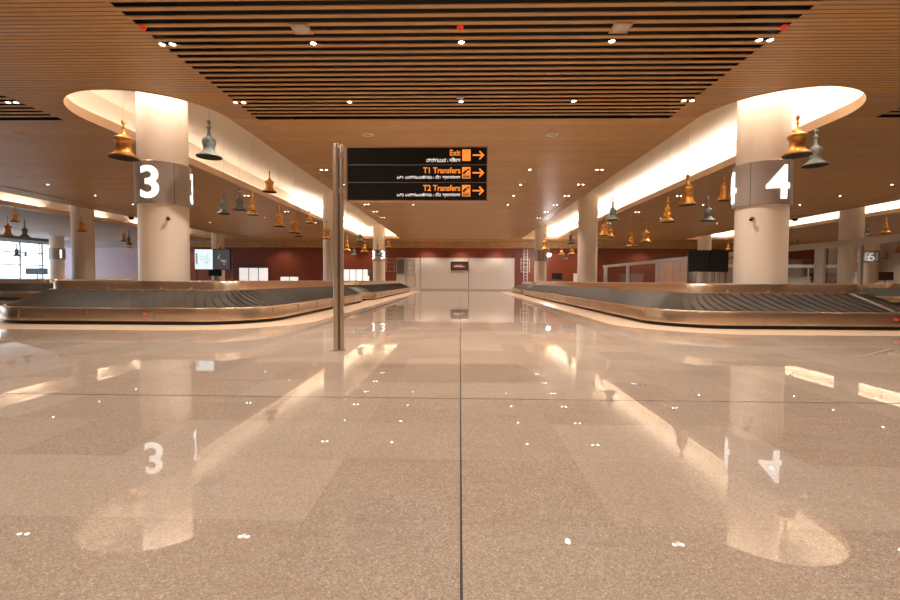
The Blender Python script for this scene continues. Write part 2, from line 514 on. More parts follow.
# ---------------------------------------------------------------- columns
COLR = 0.545
def column(cx, cy, label, ztop, band=None, angs=(), digit='3'):
    t = thing('column', label, 'column', (cx, cy, 0))
    lathe_obj('shaft', M['colum'], [(COLR, 0.0), (COLR, ztop)], t, 64)
    if band:
        z0, z1 = band
        R = 0.605
        b = lathe_obj('number_band', M['band'], [(COLR, z0 + 0.01), (R - 0.012, z0), (R, z0 + 0.012), (R, z1 - 0.012), (R - 0.012, z1), (COLR, z1 - 0.01)], t, 96)
        b['label'] = 'taupe metal band'
        for a in (-35, 20, 145, 215):
            a = math.radians(a)
            bm = bmesh.new()
            lathe(bm, [(R + 0.002, z0 + 0.02), (R + 0.002, z1 - 0.02)], 8)
            bm.free()
            s = boxes('seam', M['seam'], [(-0.003, 0.003, -0.006, 0.006, z0 + 0.015, z1 - 0.015)], b)
            s.location = (R * math.cos(a), R * math.sin(a), 0); s.rotation_euler = (0, 0, a)
        for a0 in angs:
            o = text_mesh('numeral', digit, 1.03, M['digit'] if digit != '6' else M['signw'], b, 0.012, 0.016, 'CENTER')
            bm = bmesh.new(); bm.from_mesh(o.data)
            for i in range(-14, 15):
                bmesh.ops.bisect_plane(bm, geom=list(bm.verts) + list(bm.edges) + list(bm.faces), plane_co=(i * 0.03, 0, 0), plane_no=(1, 0, 0))
            ys = [v.co.y for v in bm.verts]; xs = [v.co.x for v in bm.verts]
            ym, xm = (min(ys) + max(ys)) / 2, (min(xs) + max(xs)) / 2
            sc = 0.76 / (max(ys) - min(ys))
            for v in bm.verts:
                x, y, zz = (v.co.x - xm) * sc, (v.co.y - ym) * sc, v.co.z
                a = math.radians(a0) + x / R
                r = R + 0.012 + zz
                v.co = (r * math.cos(a), r * math.sin(a), (z0 + z1) / 2 - 0.01 + y)
            bm.to_mesh(o.data); bm.free()
            o['label'] = 'white lit numeral'
    return t
column(-7.38, 10.85, 'thick cream column with taupe band reading 3 rising from the left front carousel', 6.0, (2.79, 3.80), (-84, 32, 148), '3')
column(7.26, 10.85, 'thick cream column with taupe band reading 4 rising from the right front carousel', 6.0, (2.79, 3.80), (-92, 155, 30), '4')
column(-7.44, 25.6, 'plain cream column rising behind the sign post, second along the left carousels', 6.0)
column(7.33, 25.6, 'plain cream column second along the right carousel, beside a grey-green bell', 6.0)
column(-7.44, 40.3, 'distant cream column with band reading 3 right of the sign post', 6.0, (2.79, 3.80), (-139, -46, 42), '3')
column(7.3, 40.3, 'distant cream column right of the white hoarding beside the bright lamp', 6.0, (2.79, 3.80), (0, 90), '4')
column(-22.3, 25.6, 'wide white column at far left with a golden bell in front', 6.0)
column(22.2, 25.6, 'tall white column behind the glass partition at far right', 6.0)
column(-22.4, 40.3, 'slim white column rising behind the lit information screen', 6.0, (2.79, 3.80), (0,), '2')
column(22.0, 40.3, 'slim white column rising behind the dark twin screens', 6.0, (2.79, 3.80), (180,), '5')
column(-37.6, 40.3, 'bluish white column beside the left windows with numeral 1', 5.0, (2.79, 3.80), (-22,), '1')
column(36.7, 40.3, 'distant white column at far right with band reading 6', 5.0, (2.79, 3.80), (-128,), '6')

# ---------------------------------------------------------------- baggage carousels
def carousel(name, label, spec, colys, buttons=(), island=0.95, joints=()):
    x0, x1, y0, y1, rf, rb = spec
    t = thing('baggage_carousel', label, 'carousel', ((x0 + x1) / 2, y0, 0))
    L = (-(x0 + x1) / 2, -y0, 0)
    path = rrect(x0, x1, y0, y1, rf, rb, 0.11)
    bm = bmesh.new(); sweep(bm, path, [(0.3, 0.0), (0.07, 0.0), (0.07, 0.085), (0.2, 0.085)])
    finish(bm, 'kick_plinth', M['black'], t, loc=L)
    bm = bmesh.new()
    sweep(bm, path, [(0.10, 0.08), (0.012, 0.08), (0.0, 0.095), (0.0, 0.345), (0.012, 0.368), (0.04, 0.378), (0.10, 0.378), (0.115, 0.365)])
    # panel joints of the skirt, raised as bars to draw bright vertical highlights
    N = len(path)
    for i in range(9, N, 14):
        x, y, nx, ny = path[i]
        tx, ty = -ny, nx
        q = []
        for z in (0.10, 0.34):
            for w in (-0.006, 0.006):
                for d in (0.001, 0.010):
                    q.append(bm.verts.new((x + tx * w + nx * d, y + ty * w + ny * d, z)))
        for f in ((0, 1, 3, 2), (4, 6, 7, 5), (0, 4, 5, 1), (1, 5, 7, 3), (3, 7, 6, 2), (2, 6, 4, 0)):
            bm.faces.new([q[j] for j in f])
    sk = finish(bm, 'steel_skirt', M['steel'], t, True, L)
    sk['label'] = 'brushed steel skirt'
    # belt of overlapping slanting plates
    d0, d1 = 0.11, 0.86
    P = []
    s = 0
    for i in range(N):
        P.append((s, path[i])); j = (i + 1) % N
        s += math.hypot(path[j][0] - path[i][0], path[j][1] - path[i][1])
    total = s
    npl = int(total / 0.235)
    import bisect
    S = [p[0] for p in P]
    def at(sv, d, z):
        sv %= total
        i = bisect.bisect_right(S, sv) - 1
        a = P[i][1]; b = P[(i + 1) % N][1]
        s0 = S[i]; s1 = S[i + 1] if i + 1 < N else total
        f = (sv - s0) / (s1 - s0 + 1e-9)
        nx = a[2] + (b[2] - a[2]) * f; ny = a[3] + (b[3] - a[3]) * f
        l = math.hypot(nx, ny) or 1
        return (a[0] + (b[0] - a[0]) * f - nx / l * d, a[1] + (b[1] - a[1]) * f - ny / l * d, z)
    bm = bmesh.new()
    CR = [(0, 0.0), (0.25, 0.05), (0.5, 0.07), (0.75, 0.05), (1, 0.0)]
    for k in range(npl):
        sA = total * k / npl; sB = total * (k + 0.93) / npl
        rowA, rowB = [], []
        for tt, bow in CR:
            d = d0 + (d1 - d0) * tt
            zb = 0.372 + (0.735 - 0.372) * (tt ** 0.92)
            sh = -0.30 * tt - bow * 1.2
            rowA.append(bm.verts.new(at(sA + sh, d, zb + 0.020)))
            rowB.append(bm.verts.new(at(sB + sh, d, zb + 0.004)))
        for i in range(4):
            bm.faces.new((rowA[i], rowB[i], rowB[i + 1], rowA[i + 1]))
        drop = [bm.verts.new((v.co.x, v.co.y, v.co.z - 0.02)) for v in rowA]
        for i in range(4):
            bm.faces.new((rowA[i], rowA[i + 1], drop[i + 1], drop[i]))
    finish(bm, 'plate_belt', M['belt'], t, False, L)
    bm = bmesh.new(); sweep(bm, path, [(0.10, 0.352)] + [(d0 + (d1 - d0) * q, 0.355 + (0.735 - 0.372) * (q ** 0.92)) for q in (0.1, 0.4, 0.7, 1.0)])
    finish(bm, 'belt_bed', M['black'], t, False, L)
    for sj in joints:
        bm = bmesh.new()
        for tt in (0, 0.5):
            va = []
            for q in (tt, tt + 0.5):
                d = d0 + (d1 - d0) * q
                zb = 0.372 + (0.735 - 0.372) * (q ** 0.92) + 0.02
                va.append((bm.verts.new(at(sj - 0.30 * q, d, zb)), bm.verts.new(at(sj - 0.30 * q + 0.07, d, zb)), bm.verts.new(at(sj - 0.30 * q, d, zb - 0.03)), bm.verts.new(at(sj - 0.30 * q + 0.07, d, zb - 0.03))))
            bm.faces.new((va[0][0], va[0][1], va[1][1], va[1][0]))
            bm.faces.new((va[0][0], va[1][0], va[1][2], va[0][2]))
            bm.faces.new((va[0][1], va[0][3], va[1][3], va[1][1]))
        finish(bm, 'belt_joint', M['greyf'], t, False, L)['label'] = 'pale joint strip across belt'
    bm = bmesh.new(); sweep(bm, path, [(0.84, 0.70), (0.84, 0.752), (0.90, 0.758), (0.93, 0.745), (0.93, 0.4)])
    finish(bm, 'inner_rim', M['steel'], t, True, L)
    # centre island housing
    bm = bmesh.new(); sweep(bm, path, [(0.925, 0.3), (0.925, island - 0.03), (0.94, island - 0.008), (0.97, island)])
    finish(bm, 'island_housing', M['steel'], t, True, L)
    top = [(x - nx * 0.97, y - ny * 0.97) for x, y, nx, ny in path]
    cxm = 7.3 if x0 > 0 and x0 < 15 else -7.4
    if abs(x0) > 15: cxm = 22.2 if x0 > 0 else -22.3
    hl = [[(cxm + 0.60 * math.cos(-2 * PI * i / 40), cy + 0.60 * math.sin(-2 * PI * i / 40)) for i in range(40)] for cy in colys]
    tp = poly_holes('island_top', M['steel'], top, hl, island, t); tp.location = L
    for bx, col in buttons:
        bm = bmesh.new()
        lathe(bm, [(0, 0.03), (0.022, 0.026), (0.03, 0.012), (0.03, 0)], 20)
        for v in bm.verts: v.co = (v.co.x, -v.co.z, v.co.y)
        o = finish(bm, 'stop_button', M['redb'], t, True); o.location = (bx + L[0], 0.002, 0.235)
        o['label'] = 'red stop button on skirt'
    return t
carousel('three', 'front left steel baggage carousel with empty dark belt around the column marked 3', CAR['three'], (10.85,), ((-6.83, 0),))
carousel('three_far', 'distant left baggage carousel beyond a gap, in line with the front left one', CAR['three_far'], (25.6,))
carousel('four', 'front right long steel baggage carousel around the column marked 4', CAR['four'], (10.85, 25.6), ((9.2, 0), (9.08, 0)), 0.95, (1.75, 14.2))
carousel('four_far', 'short far end baggage carousel on the right beside the white hoarding', CAR['four_far'], ())
carousel('two', 'next baggage carousel over at the far left, partly hidden behind the front one', CAR['two'], (25.6,))
carousel('five', 'next baggage carousel over at the far right, behind the glass partition', CAR['five'], (25.6,))

# belt hinge fittings on the inner rim are small steel catches
def catch(x, y, z, label):
    o = boxes('steel_catch', M['steel'], [(-0.03, 0.03, -0.05, 0.05, 0, 0.03), (-0.012, 0.012, -0.06, 0.02, 0.03, 0.05)], loc=(x, y, z), bevel=0.004)
    tag(o, label, 'catch', 'steel catches on the carousel rims')
for x, w in ((-9.0, 'left front carousel, leftmost'), (-8.3, 'left front carousel, second from left'), (-7.0, 'left front carousel, just in front of the column'), (-6.3, 'left front carousel, right of the column'),
             (6.1, 'right front carousel, left of the column'), (7.0, 'right front carousel, just in front of the column'), (8.7, 'right front carousel, right of the column')):
    catch(x, 10.212, 0.7635, 'steel catch on inner rim, ' + w)

# ---------------------------------------------------------------- hanging bells
PROF = {
 'g': [(0.0, 1.0), (0.05, 0.985), (0.075, 0.93), (0.045, 0.875), (0.03, 0.85), (0.05, 0.82), (0.05, 0.79), (0.03, 0.765), (0.045, 0.72), (0.10, 0.66), (0.22, 0.61), (0.34, 0.585), (0.56, 0.56), (0.66, 0.52), (0.65, 0.47), (0.54, 0.435), (0.49, 0.40), (0.49, 0.33), (0.52, 0.25), (0.60, 0.20), (0.66, 0.165), (0.86, 0.12), (1.0, 0.085), (1.0, 0.062), (0.97, 0.055)],
 'v': [(0.0, 1.0), (0.06, 0.985), (0.085, 0.95), (0.05, 0.91), (0.04, 0.86), (0.085, 0.82), (0.09, 0.79), (0.05, 0.76), (0.06, 0.70), (0.09, 0.64), (0.17, 0.60), (0.20, 0.575), (0.28, 0.55), (0.44, 0.52), (0.53, 0.47), (0.535, 0.41), (0.47, 0.34), (0.43, 0.28), (0.45, 0.22), (0.56, 0.17), (0.78, 0.12), (0.96, 0.085), (1.0, 0.065), (0.98, 0.052)],
 'b': [(0.0, 1.0), (0.04, 0.985), (0.07, 0.94), (0.04, 0.90), (0.035, 0.87), (0.10, 0.835), (0.10, 0.80), (0.05, 0.77), (0.06, 0.71), (0.13, 0.66), (0.27, 0.63), (0.36, 0.58), (0.35, 0.53), (0.25, 0.48), (0.24, 0.45), (0.36, 0.42), (0.50, 0.36), (0.52, 0.30), (0.42, 0.24), (0.42, 0.21), (0.62, 0.17), (0.86, 0.115), (1.0, 0.075), (0.98, 0.055)],
 'k': [(0.0, 1.0), (0.06, 0.985), (0.11, 0.94), (0.10, 0.90), (0.05, 0.86), (0.045, 0.80), (0.07, 0.74), (0.15, 0.69), (0.24, 0.65), (0.30, 0.62), (0.52, 0.58), (0.60, 0.54), (0.60, 0.48), (0.57, 0.40), (0.59, 0.30), (0.66, 0.22), (0.80, 0.15), (0.96, 0.09), (1.0, 0.07), (0.98, 0.05)],
}
CLAPPER = True
BMAT = {'g': 'gold', 'v': 'patina', 'b': 'gold2', 'k': 'gold'}
BELLNAME = {'g': 'hanging_bell', 'v': 'hanging_bell', 'b': 'hanging_bell', 'k': 'hanging_bell'}
BELLS = [
    (-7.62, 9.88, 3.73, 0.88, 0.302, 'g', 'large golden temple-finial bell overlapping the numeral on left front column'),
    (-6.0, 10.46, 3.91, 0.9, 0.289, 'v', 'large grey-green bell hanging just right of the left front column'),
    (-8.21, 18.86, 4.76, 0.9, 0.295, 'g', 'golden bell hanging highest, against the pale light trough behind left front column'),
    (-8.57, 15.84, 3.37, 0.9, 0.237, 'v', 'grey-green bell, lower left of the pair just right of the left number band'),
    (-8.88, 17.6, 3.79, 0.9, 0.268, 'v', 'grey-green bell directly left of a shiny golden bell, upper of its green pair'),
    (-7.52, 15.84, 3.33, 0.9, 0.228, 'b', 'shiny golden double-bulb bell directly right of two grey-green bells'),
    (-7.62, 18.42, 3.23, 0.9, 0.251, 'g', 'golden bell alone below the trough edge, midway along the left hall'),
    (-7.13, 18.86, 3.01, 0.9, 0.261, 'g', 'golden bell with a small green one peeping out beneath it'),
    (-9.0, 24.31, 3.4, 0.8, 0.233, 'v', 'small green bell half hidden beneath a golden bell in left hall'),
    (-9.0, 26.18, 4.38, 0.86, 0.281, 'b', 'small golden bell in front of the glowing part of left trough'),
    (-7.5, 24.6, 3.29, 1.06, 0.267, 'g', 'golden bell against the left second-row column beside the sign post'),
    (-6.59, 25.55, 2.71, 0.9, 0.225, 'b', 'golden bell immediately right of the sign post, above the red wall'),
    (-6.69, 29.33, 3.57, 0.9, 0.325, 'v', 'dark green bell against the brightly glowing far end of left trough'),
    (-9.0, 37.2, 3.12, 0.79, 0.247, 'v', 'tiny grey bell hanging lowest between two golden bells right of the sign post'),
    (-7.19, 33.0, 3.1, 0.9, 0.33, 'b', 'golden tiered bell beside the far left numbered column'),
    (-6.44, 34.43, 2.93, 0.9, 0.288, 'v', 'dark bell overlapping the number band of the far left column'),
    (-6.15, 37.71, 3.8, 0.9, 0.296, 'b', 'small golden bell under the far right tip of the left trough'),
    (-24.61, 23.88, 4.12, 0.83, 0.208, 'g', 'golden bell, top one of the cluster of three at far left'),
    (-21.84, 20.84, 3.04, 0.91, 0.213, 'g', 'golden bell at the far left picture edge before the window wall'),
    (-23.48, 23.29, 3.23, 0.91, 0.242, 'v', 'dark green bell right of a golden bell before the window wall'),
    (-21.5, 24.6, 3.67, 0.88, 0.253, 'g', 'golden bell in front of the wide white column at far left'),
    (-36.31, 35.29, 2.82, 1.09, 0.252, 'v', 'grey bell silhouetted against the left windows, larger of the two'),
    (-39.31, 39.01, 3.02, 0.66, 0.172, 'v', 'tiny grey bell silhouetted against the left windows'),
    (-22.73, 29.33, 3.52, 0.91, 0.211, 'g', 'golden bell just left of the front left column, upper one of a trio'),
    (-21.59, 28.29, 3.24, 0.91, 0.192, 'v', 'green bell in the trio just left of the front left column'),
    (-24.61, 32.34, 3.33, 0.86, 0.234, 'b', 'small golden bell lowest of the trio beside the front left column'),
    (-21.86, 39.6, 3.66, 0.91, 0.295, 'b', 'small golden bell right above the lit information screen'),
    (7.34, 9.88, 3.76, 0.9, 0.279, 'g', 'large golden bell beside the top of the numbered right front column'),
    (8.54, 10.9, 3.81, 0.88, 0.273, 'v', 'large grey bell right of the big golden bell by right front column'),
    (6.26, 12.38, 3.12, 0.87, 0.238, 'k', 'broad smooth golden bell hanging in front of right trough lip'),
    (9.01, 15.37, 3.78, 0.82, 0.203, 'k', 'slender golden bell just left of the right front column'),
    (8.74, 15.84, 3.15, 0.88, 0.252, 'v', 'grey-green bell between the right front column and broad golden bell'),
    (7.34, 15.84, 3.11, 0.88, 0.261, 'b', 'shiny golden double-bulb bell left of the broad golden bell'),
    (6.01, 17.6, 3.42, 0.9, 0.246, 'v', 'grey-green bell against the glowing right trough beside second column'),
    (6.91, 21.41, 3.2, 0.88, 0.255, 'k', 'golden bell touching the right side of second right column'),
    (9.01, 26.69, 3.65, 0.78, 0.23, 'g', 'small golden bell tucked right behind another beside the second right column'),
    (8.66, 20.84, 2.84, 0.89, 0.252, 'g', 'golden bell above the white framed glass partition, right one of two'),
    (9.01, 23.5, 2.84, 0.76, 0.312, 'b', 'golden tiered bell above the glass partition, left one of two'),
    (6.01, 24.08, 3.04, 0.89, 0.226, 'v', 'dark grey bell left of second right column, against the glow'),
    (6.0, 31.37, 3.19, 1.16, 0.315, 'g', 'golden bell in front of the far right column near the bright lamp'),
    (9.01, 39.42, 3.36, 0.66, 0.306, 'b', 'small golden bell, left of two between lamp and second right column'),
    (9.01, 35.89, 3.19, 0.64, 0.277, 'g', 'small golden bell, right of two between lamp and second right column'),
    (9.01, 38.28, 2.86, 0.64, 0.339, 'v', 'small grey bell lowest between lamp and second right column'),
    (9.0, 28.74, 3.15, 0.51, 0.171, 'v', 'pale little bell at the right edge of the second right column'),
    (22.87, 24.29, 3.67, 0.87, 0.241, 'b', 'golden bell at far right above the partition beam'),
    (24.61, 27.2, 3.84, 0.77, 0.206, 'v', 'grey bell left of a golden bell above the partition beam'),
    (36.59, 37.71, 3.52, 0.88, 0.246, 'g', 'golden bell at the right picture edge below the partition beam'),
    (24.61, 26.03, 2.37, 0.74, 0.129, 'v', 'pale grey bell below the partition beam at far right'),
    (24.58, 41.0, 3.96, 0.73, 0.28, 'b', 'small golden bell right above the dark screens'),
    (24.62, 32.82, 3.32, 0.83, 0.269, 'v', 'pale saucer pendant lamp shaped as a bell just right of the right front column'),  # a pendant lamp, built with the grey bell shape
]

for (bx, by, bz, bh, br, kind, lab) in BELLS:
    bh *= 1.04
    grp = 'golden bells hanging under the ceiling' if kind != 'v' else 'grey-green bells hanging under the ceiling'
    t = thing('hanging_bell', lab, 'bell', (bx, by, bz), 0, grp)
    seg = 40 if by < 20 else 24
    pr = PROF[kind]
    neck = 0.60 if kind != 'b' else 0.65
    lathe_obj('bell_body', M[BMAT[kind]], [(r * br, (z - 0.055) * bh) for r, z in pr if z <= neck + 0.02], t, seg)
    top = [(r * br * (1.0 + 1.1 * max(0, min(1, (z - neck) / 0.1))), (z - 0.055) * bh) for r, z in pr if z >= neck - 0.03]
    f = lathe_obj('finial', M[BMAT[kind]], top, t, seg // 2)
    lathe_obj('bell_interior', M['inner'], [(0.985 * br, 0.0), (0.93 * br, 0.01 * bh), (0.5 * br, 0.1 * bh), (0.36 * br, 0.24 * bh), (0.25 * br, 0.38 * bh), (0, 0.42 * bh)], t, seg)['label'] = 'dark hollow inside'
    in_tr = any(a < abs(bx) < b for a, b in ((5.73, 9.27), (21.2, 24.85))) and by > 9.3
    zc = 6.0 if in_tr else 5.0
    lathe_obj('cord', M['greyf'], [(0.0035, bh * 0.94), (0.0035, zc - bz)], t, 6)

# ---------------------------------------------------------------- direction sign on its double post
SY0 = 6.17
t = thing('direction_sign', 'black three-panel airport direction sign on a tall double steel post', 'sign', (-1.71, SY0, 0))
def sub(x): return x + 1.71
lathe_obj('post', M['steel2'], [(0.0, 0), (0.040, 0), (0.040, 2.885), (0.034, 2.9), (0, 2.9)], t, 24, (sub(-1.748), 0, 0))
lathe_obj('post', M['steel2'], [(0.0, 0), (0.030, 0), (0.030, 2.865), (0.024, 2.88), (0, 2.88)], t, 24, (sub(-1.668), 0, 0))
boxes('post_web', M['seam'], [(sub(-1.72), sub(-1.69), -0.012, 0.012, 0, 2.84)], t)
boxes('floor_plate', M['steel2'], [(sub(-1.80), sub(-1.63), -0.055, 0.055, 0, 0.012)], t, bevel=0.003)
for z in (2.73, 2.24):
    boxes('bracket', M['steel2'], [(sub(-1.66), sub(-1.56), -0.014, 0.014, z - 0.02, z + 0.02), (sub(-1.70), sub(-1.64), -0.036, 0.036, z - 0.035, z + 0.035)], t, bevel=0.003)
boxes('side_rail', M['steel2'], [(sub(-1.622), sub(-1.607), -0.02, 0.02, 2.15, 2.82)], t)
rim = boxes('sign_frame', M['signrim'], [(sub(-1.59), sub(0.372), -0.035, 0.035, 2.835, 2.853), (sub(-1.59), sub(0.372), -0.035, 0.035, 2.094, 2.112),
                                         (sub(-1.59), sub(-1.578), -0.035, 0.035, 2.112, 2.835), (sub(0.360), sub(0.372), -0.035, 0.035, 2.112, 2.835),
                                         ], t)
boxes('separator', M['signsep'], [(sub(-1.578), sub(0.36), -0.035, 0.035, 2.352, 2.361)], t)
boxes('separator', M['signsep'], [(sub(-1.578), sub(0.36), -0.035, 0.035, 2.594, 2.603)], t)
rim['label'] = 'thin bronze coloured frame'
KAN = ['ನಿರ್ಗಮನ : निकास', 'ಟಿ1 ವರ್ಗಾವಣೆಗಳು : टी1 स्थानांतरण', 'ಟಿ2 ವರ್ಗಾವಣೆಗಳು : टी2 स्थानांतरण']
ENG = ['Exit', 'T1 Transfers', 'T2 Transfers']
def fit(o, x1, z0, w=None, h=None, y=-0.034):
    """stand the flat text up, right edge at x1, baseline near z0, scaled to a width or a height"""
    vs_ = o.data.vertices
    xa, xb = min(v.co.x for v in vs_), max(v.co.x for v in vs_)
    ya, yb = min(v.co.y for v in vs_), max(v.co.y for v in vs_)
    sx = w / (xb - xa) if w else h / (yb - ya)
    sy = h / (yb - ya) if h else sx
    for v in vs_:
        x, yy, zz = v.co
        v.co = (x1 + (x - xb) * sx, y - zz, z0 + (yy - ya) * sy)
for i, (za, zb) in enumerate(((2.603, 2.835), (2.361, 2.594), (2.112, 2.352))):
    p = boxes('sign_panel', M['signb'], [(sub(-1.578), sub(0.36), -0.03, 0.03, za, zb)], t)
    p['label'] = 'black panel reading ' + ENG[i]
    a = text_mesh('lettering', ENG[i], 0.1, M['orange'], p, 0.002, 0.0016)
    fit(a, sub(-0.005), zb - 0.112, w=(0.145 if i == 0 else 0.515), h=0.082)
    b = text_mesh('small_lettering', KAN[i], 0.07, M['signw'], p, 0.002, 0.0012)
    fit(b, sub(-0.005), zb - 0.200, w=(0.47 if i == 0 else 0.88), h=0.062)
    b['label'] = 'white regional script'
    zc = (za + zb) / 2 + 0.012
    ic = boxes('pictogram', M['orange'], [(sub(0.02), sub(0.135), -0.033, -0.029, zc - 0.078, zc + 0.078)], p)
    bl = [(sub(0.073), sub(0.082), -0.035, -0.032, zc - 0.05, zc + 0.02), (sub(0.065), sub(0.090), -0.035, -0.032, zc + 0.03, zc + 0.052)] if i == 0 else \
         [(sub(0.03), sub(0.06), -0.035, -0.032, zc - 0.02, zc + 0.01), (sub(0.052), sub(0.085), -0.035, -0.032, zc + 0.0, zc + 0.035), (sub(0.088), sub(0.12), -0.035, -0.032, zc + 0.03, zc + 0.055), (sub(0.03), sub(0.125), -0.035, -0.032, zc - 0.035, zc - 0.028),
          (sub(0.035), sub(0.058), -0.035, -0.032, zc - 0.068, zc - 0.045), (sub(0.066), sub(0.089), -0.035, -0.032, zc - 0.068, zc - 0.045), (sub(0.097), sub(0.120), -0.035, -0.032, zc - 0.068, zc - 0.045)]
    if i == 0: bl = [(sub(0.075), sub(0.081), -0.035, -0.032, zc + 0.035, zc + 0.06)]
    boxes('pictogram_detail', M['signb'], bl, p)
    bm = bmesh.new()
    ax0, ax1, w = sub(0.165), sub(0.325), 0.010
    def quad(pts):
        f = [bm.verts.new((x, -0.034, z)) for x, z in pts]; g = [bm.verts.new((x, -0.029, z)) for x, z in pts]
        bm.faces.new(f); bm.faces.new(g[::-1])
        for k in range(len(f)): bm.faces.new((f[k], f[(k + 1) % len(f)], g[(k + 1) % len(f)], g[k]))
    quad([(ax0, zc - w), (ax1 - 0.02, zc - w), (ax1 - 0.02, zc + w), (ax0, zc + w)])
    for s in (1, -1):
        quad([(ax1, zc), (ax1 - 0.014, zc - s * 0.014) , (ax1 - 0.072, zc + s * 0.044), (ax1 - 0.062, zc + s * 0.064)])
    finish(bm, 'arrow', M['orange'], p)

# ---------------------------------------------------------------- screens on the islands
def twin_screen(label, x0, x1, y, z0, z1, lit, zb):
    t = thing('information_screen', label, 'screen', ((x0 + x1) / 2, y, zb))
    w = (x1 - x0) / 2
    for s in ((-1, 1) if lit else (-1, 1)):
        boxes('stand', M['dgreyf'], [(s * (w - 0.02) - 0.02, s * (w - 0.02) + 0.02, 0.04, 0.08, 0, z1 - zb)], t)
    boxes('casing', M['screenb'], [(-w, w, -0.04, 0.045, z0 - zb, z1 - zb)], t, bevel=0.008)
    m = 0.02
    pl = boxes('display', M['screenl'] if lit else M['screenb'], [(-w + m, -0.01 + 0.02, -0.048, -0.038, z0 + m - zb, z1 - m - zb)], t)
    prr = boxes('display', M['screeng'] if lit else M['screenb'], [(0.03, w - m, -0.048, -0.038, z0 + m - zb, z1 - m - zb)], t)
    if lit:
        pl['label'] = 'pale blue lit display'; prr['label'] = 'dark grey lit display'
        h = z1 - z0; zz = z0 - zb
        ic = []
        for i in range(5): ic.append((-w + 0.05, -w + 0.11, -0.052, -0.046, zz + h * (0.3 + 0.1 * i), zz + h * (0.3 + 0.1 * i) + 0.045))
        boxes('schedule_column', M['dgreyf'], ic, pl)
        ic = []
        for (u, v) in ((0.34, 0.5), (0.44, 0.62), (0.5, 0.44), (0.58, 0.58), (0.66, 0.5), (0.72, 0.64), (0.8, 0.46), (0.62, 0.3), (0.7, 0.32)):
            x = -w + (w) * u; ic.append((x, x + 0.035, -0.052, -0.046, zz + h * v, zz + h * v + 0.04))
        boxes('icon_group', M['screeni'], ic, pl)
        bm = bmesh.new()
        for x, z, ww, hh in ((0.20, 0.62, 0.035, 0.02), (0.23, 0.70, 0.02, 0.02), (0.18, 0.54, 0.05, 0.018), (0.27, 0.45, 0.16, 0.012), (0.31, 0.38, 0.16, 0.012), (0.35, 0.27, 0.08, 0.012)):
            box(bm, x, x + ww, -0.052, -0.046, zz + h * z, zz + h * z + hh)
        finish(bm, 'message', M['signw'], prr)
    return t
twin_screen('twin information screen with pale blue and dark grey displays, lit, on left carousel', -8.53, -7.36, 14.0, 1.30, 1.975, True, 0.95)
twin_screen('unlit black twin screen on posts, on the right front carousel island', 7.17, 8.38, 14.0, 1.31, 1.985, False, 0.95)

# ---------------------------------------------------------------- ceiling fittings
ORD = ['first', 'second', 'third', 'fourth', 'fifth', 'sixth', 'seventh', 'eighth', 'ninth', 'tenth', 'eleventh', 'twelfth', 'thirteenth', 'fourteenth']
def spot(parent, e, ang=120, z=-0.03):
    ld = bpy.data.lights.new('downlight_or_added_beam', 'SPOT')
    ld.energy = e; ld.color = SPOT_COL; ld.spot_size = math.radians(ang); ld.spot_blend = 0.7; ld.shadow_soft_size = 0.06
    o = bpy.data.objects.new('downlight_or_added_beam', ld); C.objects.link(o)
    o.parent = parent; o.location = (0, 0, z)
single = None; pairp = None
def downlight(x, y, z, label, pair=False, energy=0, group='recessed ceiling downlights'):
    global single, pairp
    src = pairp if pair else single
    if src is None:
        t = thing('downlight', label, 'downlight', (x, y, z), 0, group)
        for dx in ((-0.09, 0.09) if pair else (0,)):
            r = lathe_obj('ring', M['ring'], [(0.045, 0.0), (0.062, -0.004), (0.062, -0.012), (0.05, -0.012), (0.045, -0.004)], t, 20, (dx, 0, 0))
            lathe_obj('lamp_disc', M['lamp'], [(0, -0.007), (0.038, -0.007), (0.045, -0.004)], t, 20, (dx, 0, 0))
        if pair: pairp = t
        else: single = t
    else:
        t = dup(src, (x, y, z), label, group)
    if energy: spots.append((x, y, z, energy))
    return t
spots = []
# near field, under the slats
colname = {-5.0: 'at the left edge', -2.5: 'left of centre', 0: 'on the centre line', 2.5: 'right of centre', 5.0: 'at the right edge'}
for j, (y, rn) in enumerate(((9.95, 'second visible row'), (7.5, 'nearest visible row'))):
    for x in (-5.0, -2.5, 0, 2.5, 5.0):
        downlight(x, y, ZC - 0.006, 'downlight in open slats, %s, %s' % (rn, colname[x]), abs(x) == 5.0, 1.0)
rows = [16.1 + 2.45 * k for k in range(11)]
cshort = {-5.0: 'twin at its left edge', -2.5: 'single left of centre', 2.5: 'single right of centre', 5.0: 'twin at its right edge'}
for j, y in enumerate(rows):
    for x in (-5.0, -2.5, 2.5, 5.0):
        if (abs(x) < 3 and j < 4) or (abs(x) > 3 and j < 6):
            downlight(x, y, ZC + 0.02, 'aisle ceiling downlight, %s row beyond the slats, %s' % (ORD[j], cshort[x]), abs(x) == 5.0, 0)
        if j % 2 == 0: spots.append((x, y, ZC, 1.0))
for sx, sn in ((-1, 'left'), (1, 'right')):
    for j, y in enumerate(rows):
        for x, cn in ((10.25, 'nearest the trough'), (12.7, 'second from trough'), (17.65, 'farthest from trough')):
            if ((j + (x > 12)) % 2 == 0 or x > 17) and j < 7:
                downlight(sx * x, y, ZC + 0.02, '%s side hall ceiling downlight, %s row back, %s' % (sn, ORD[j], cn), x == 10.25, 0)
            if ((j + (x > 12)) % 2 == 0 or x > 17) and j % 2 == 0: spots.append((sx * x, y, ZC, 1.3))
    downlight(sx * 10.0 if sx > 0 else -10.2, 9.9, ZC - 0.006, 'twin downlight at the edge of the %s outer slat field' % sn, True, 1.0)
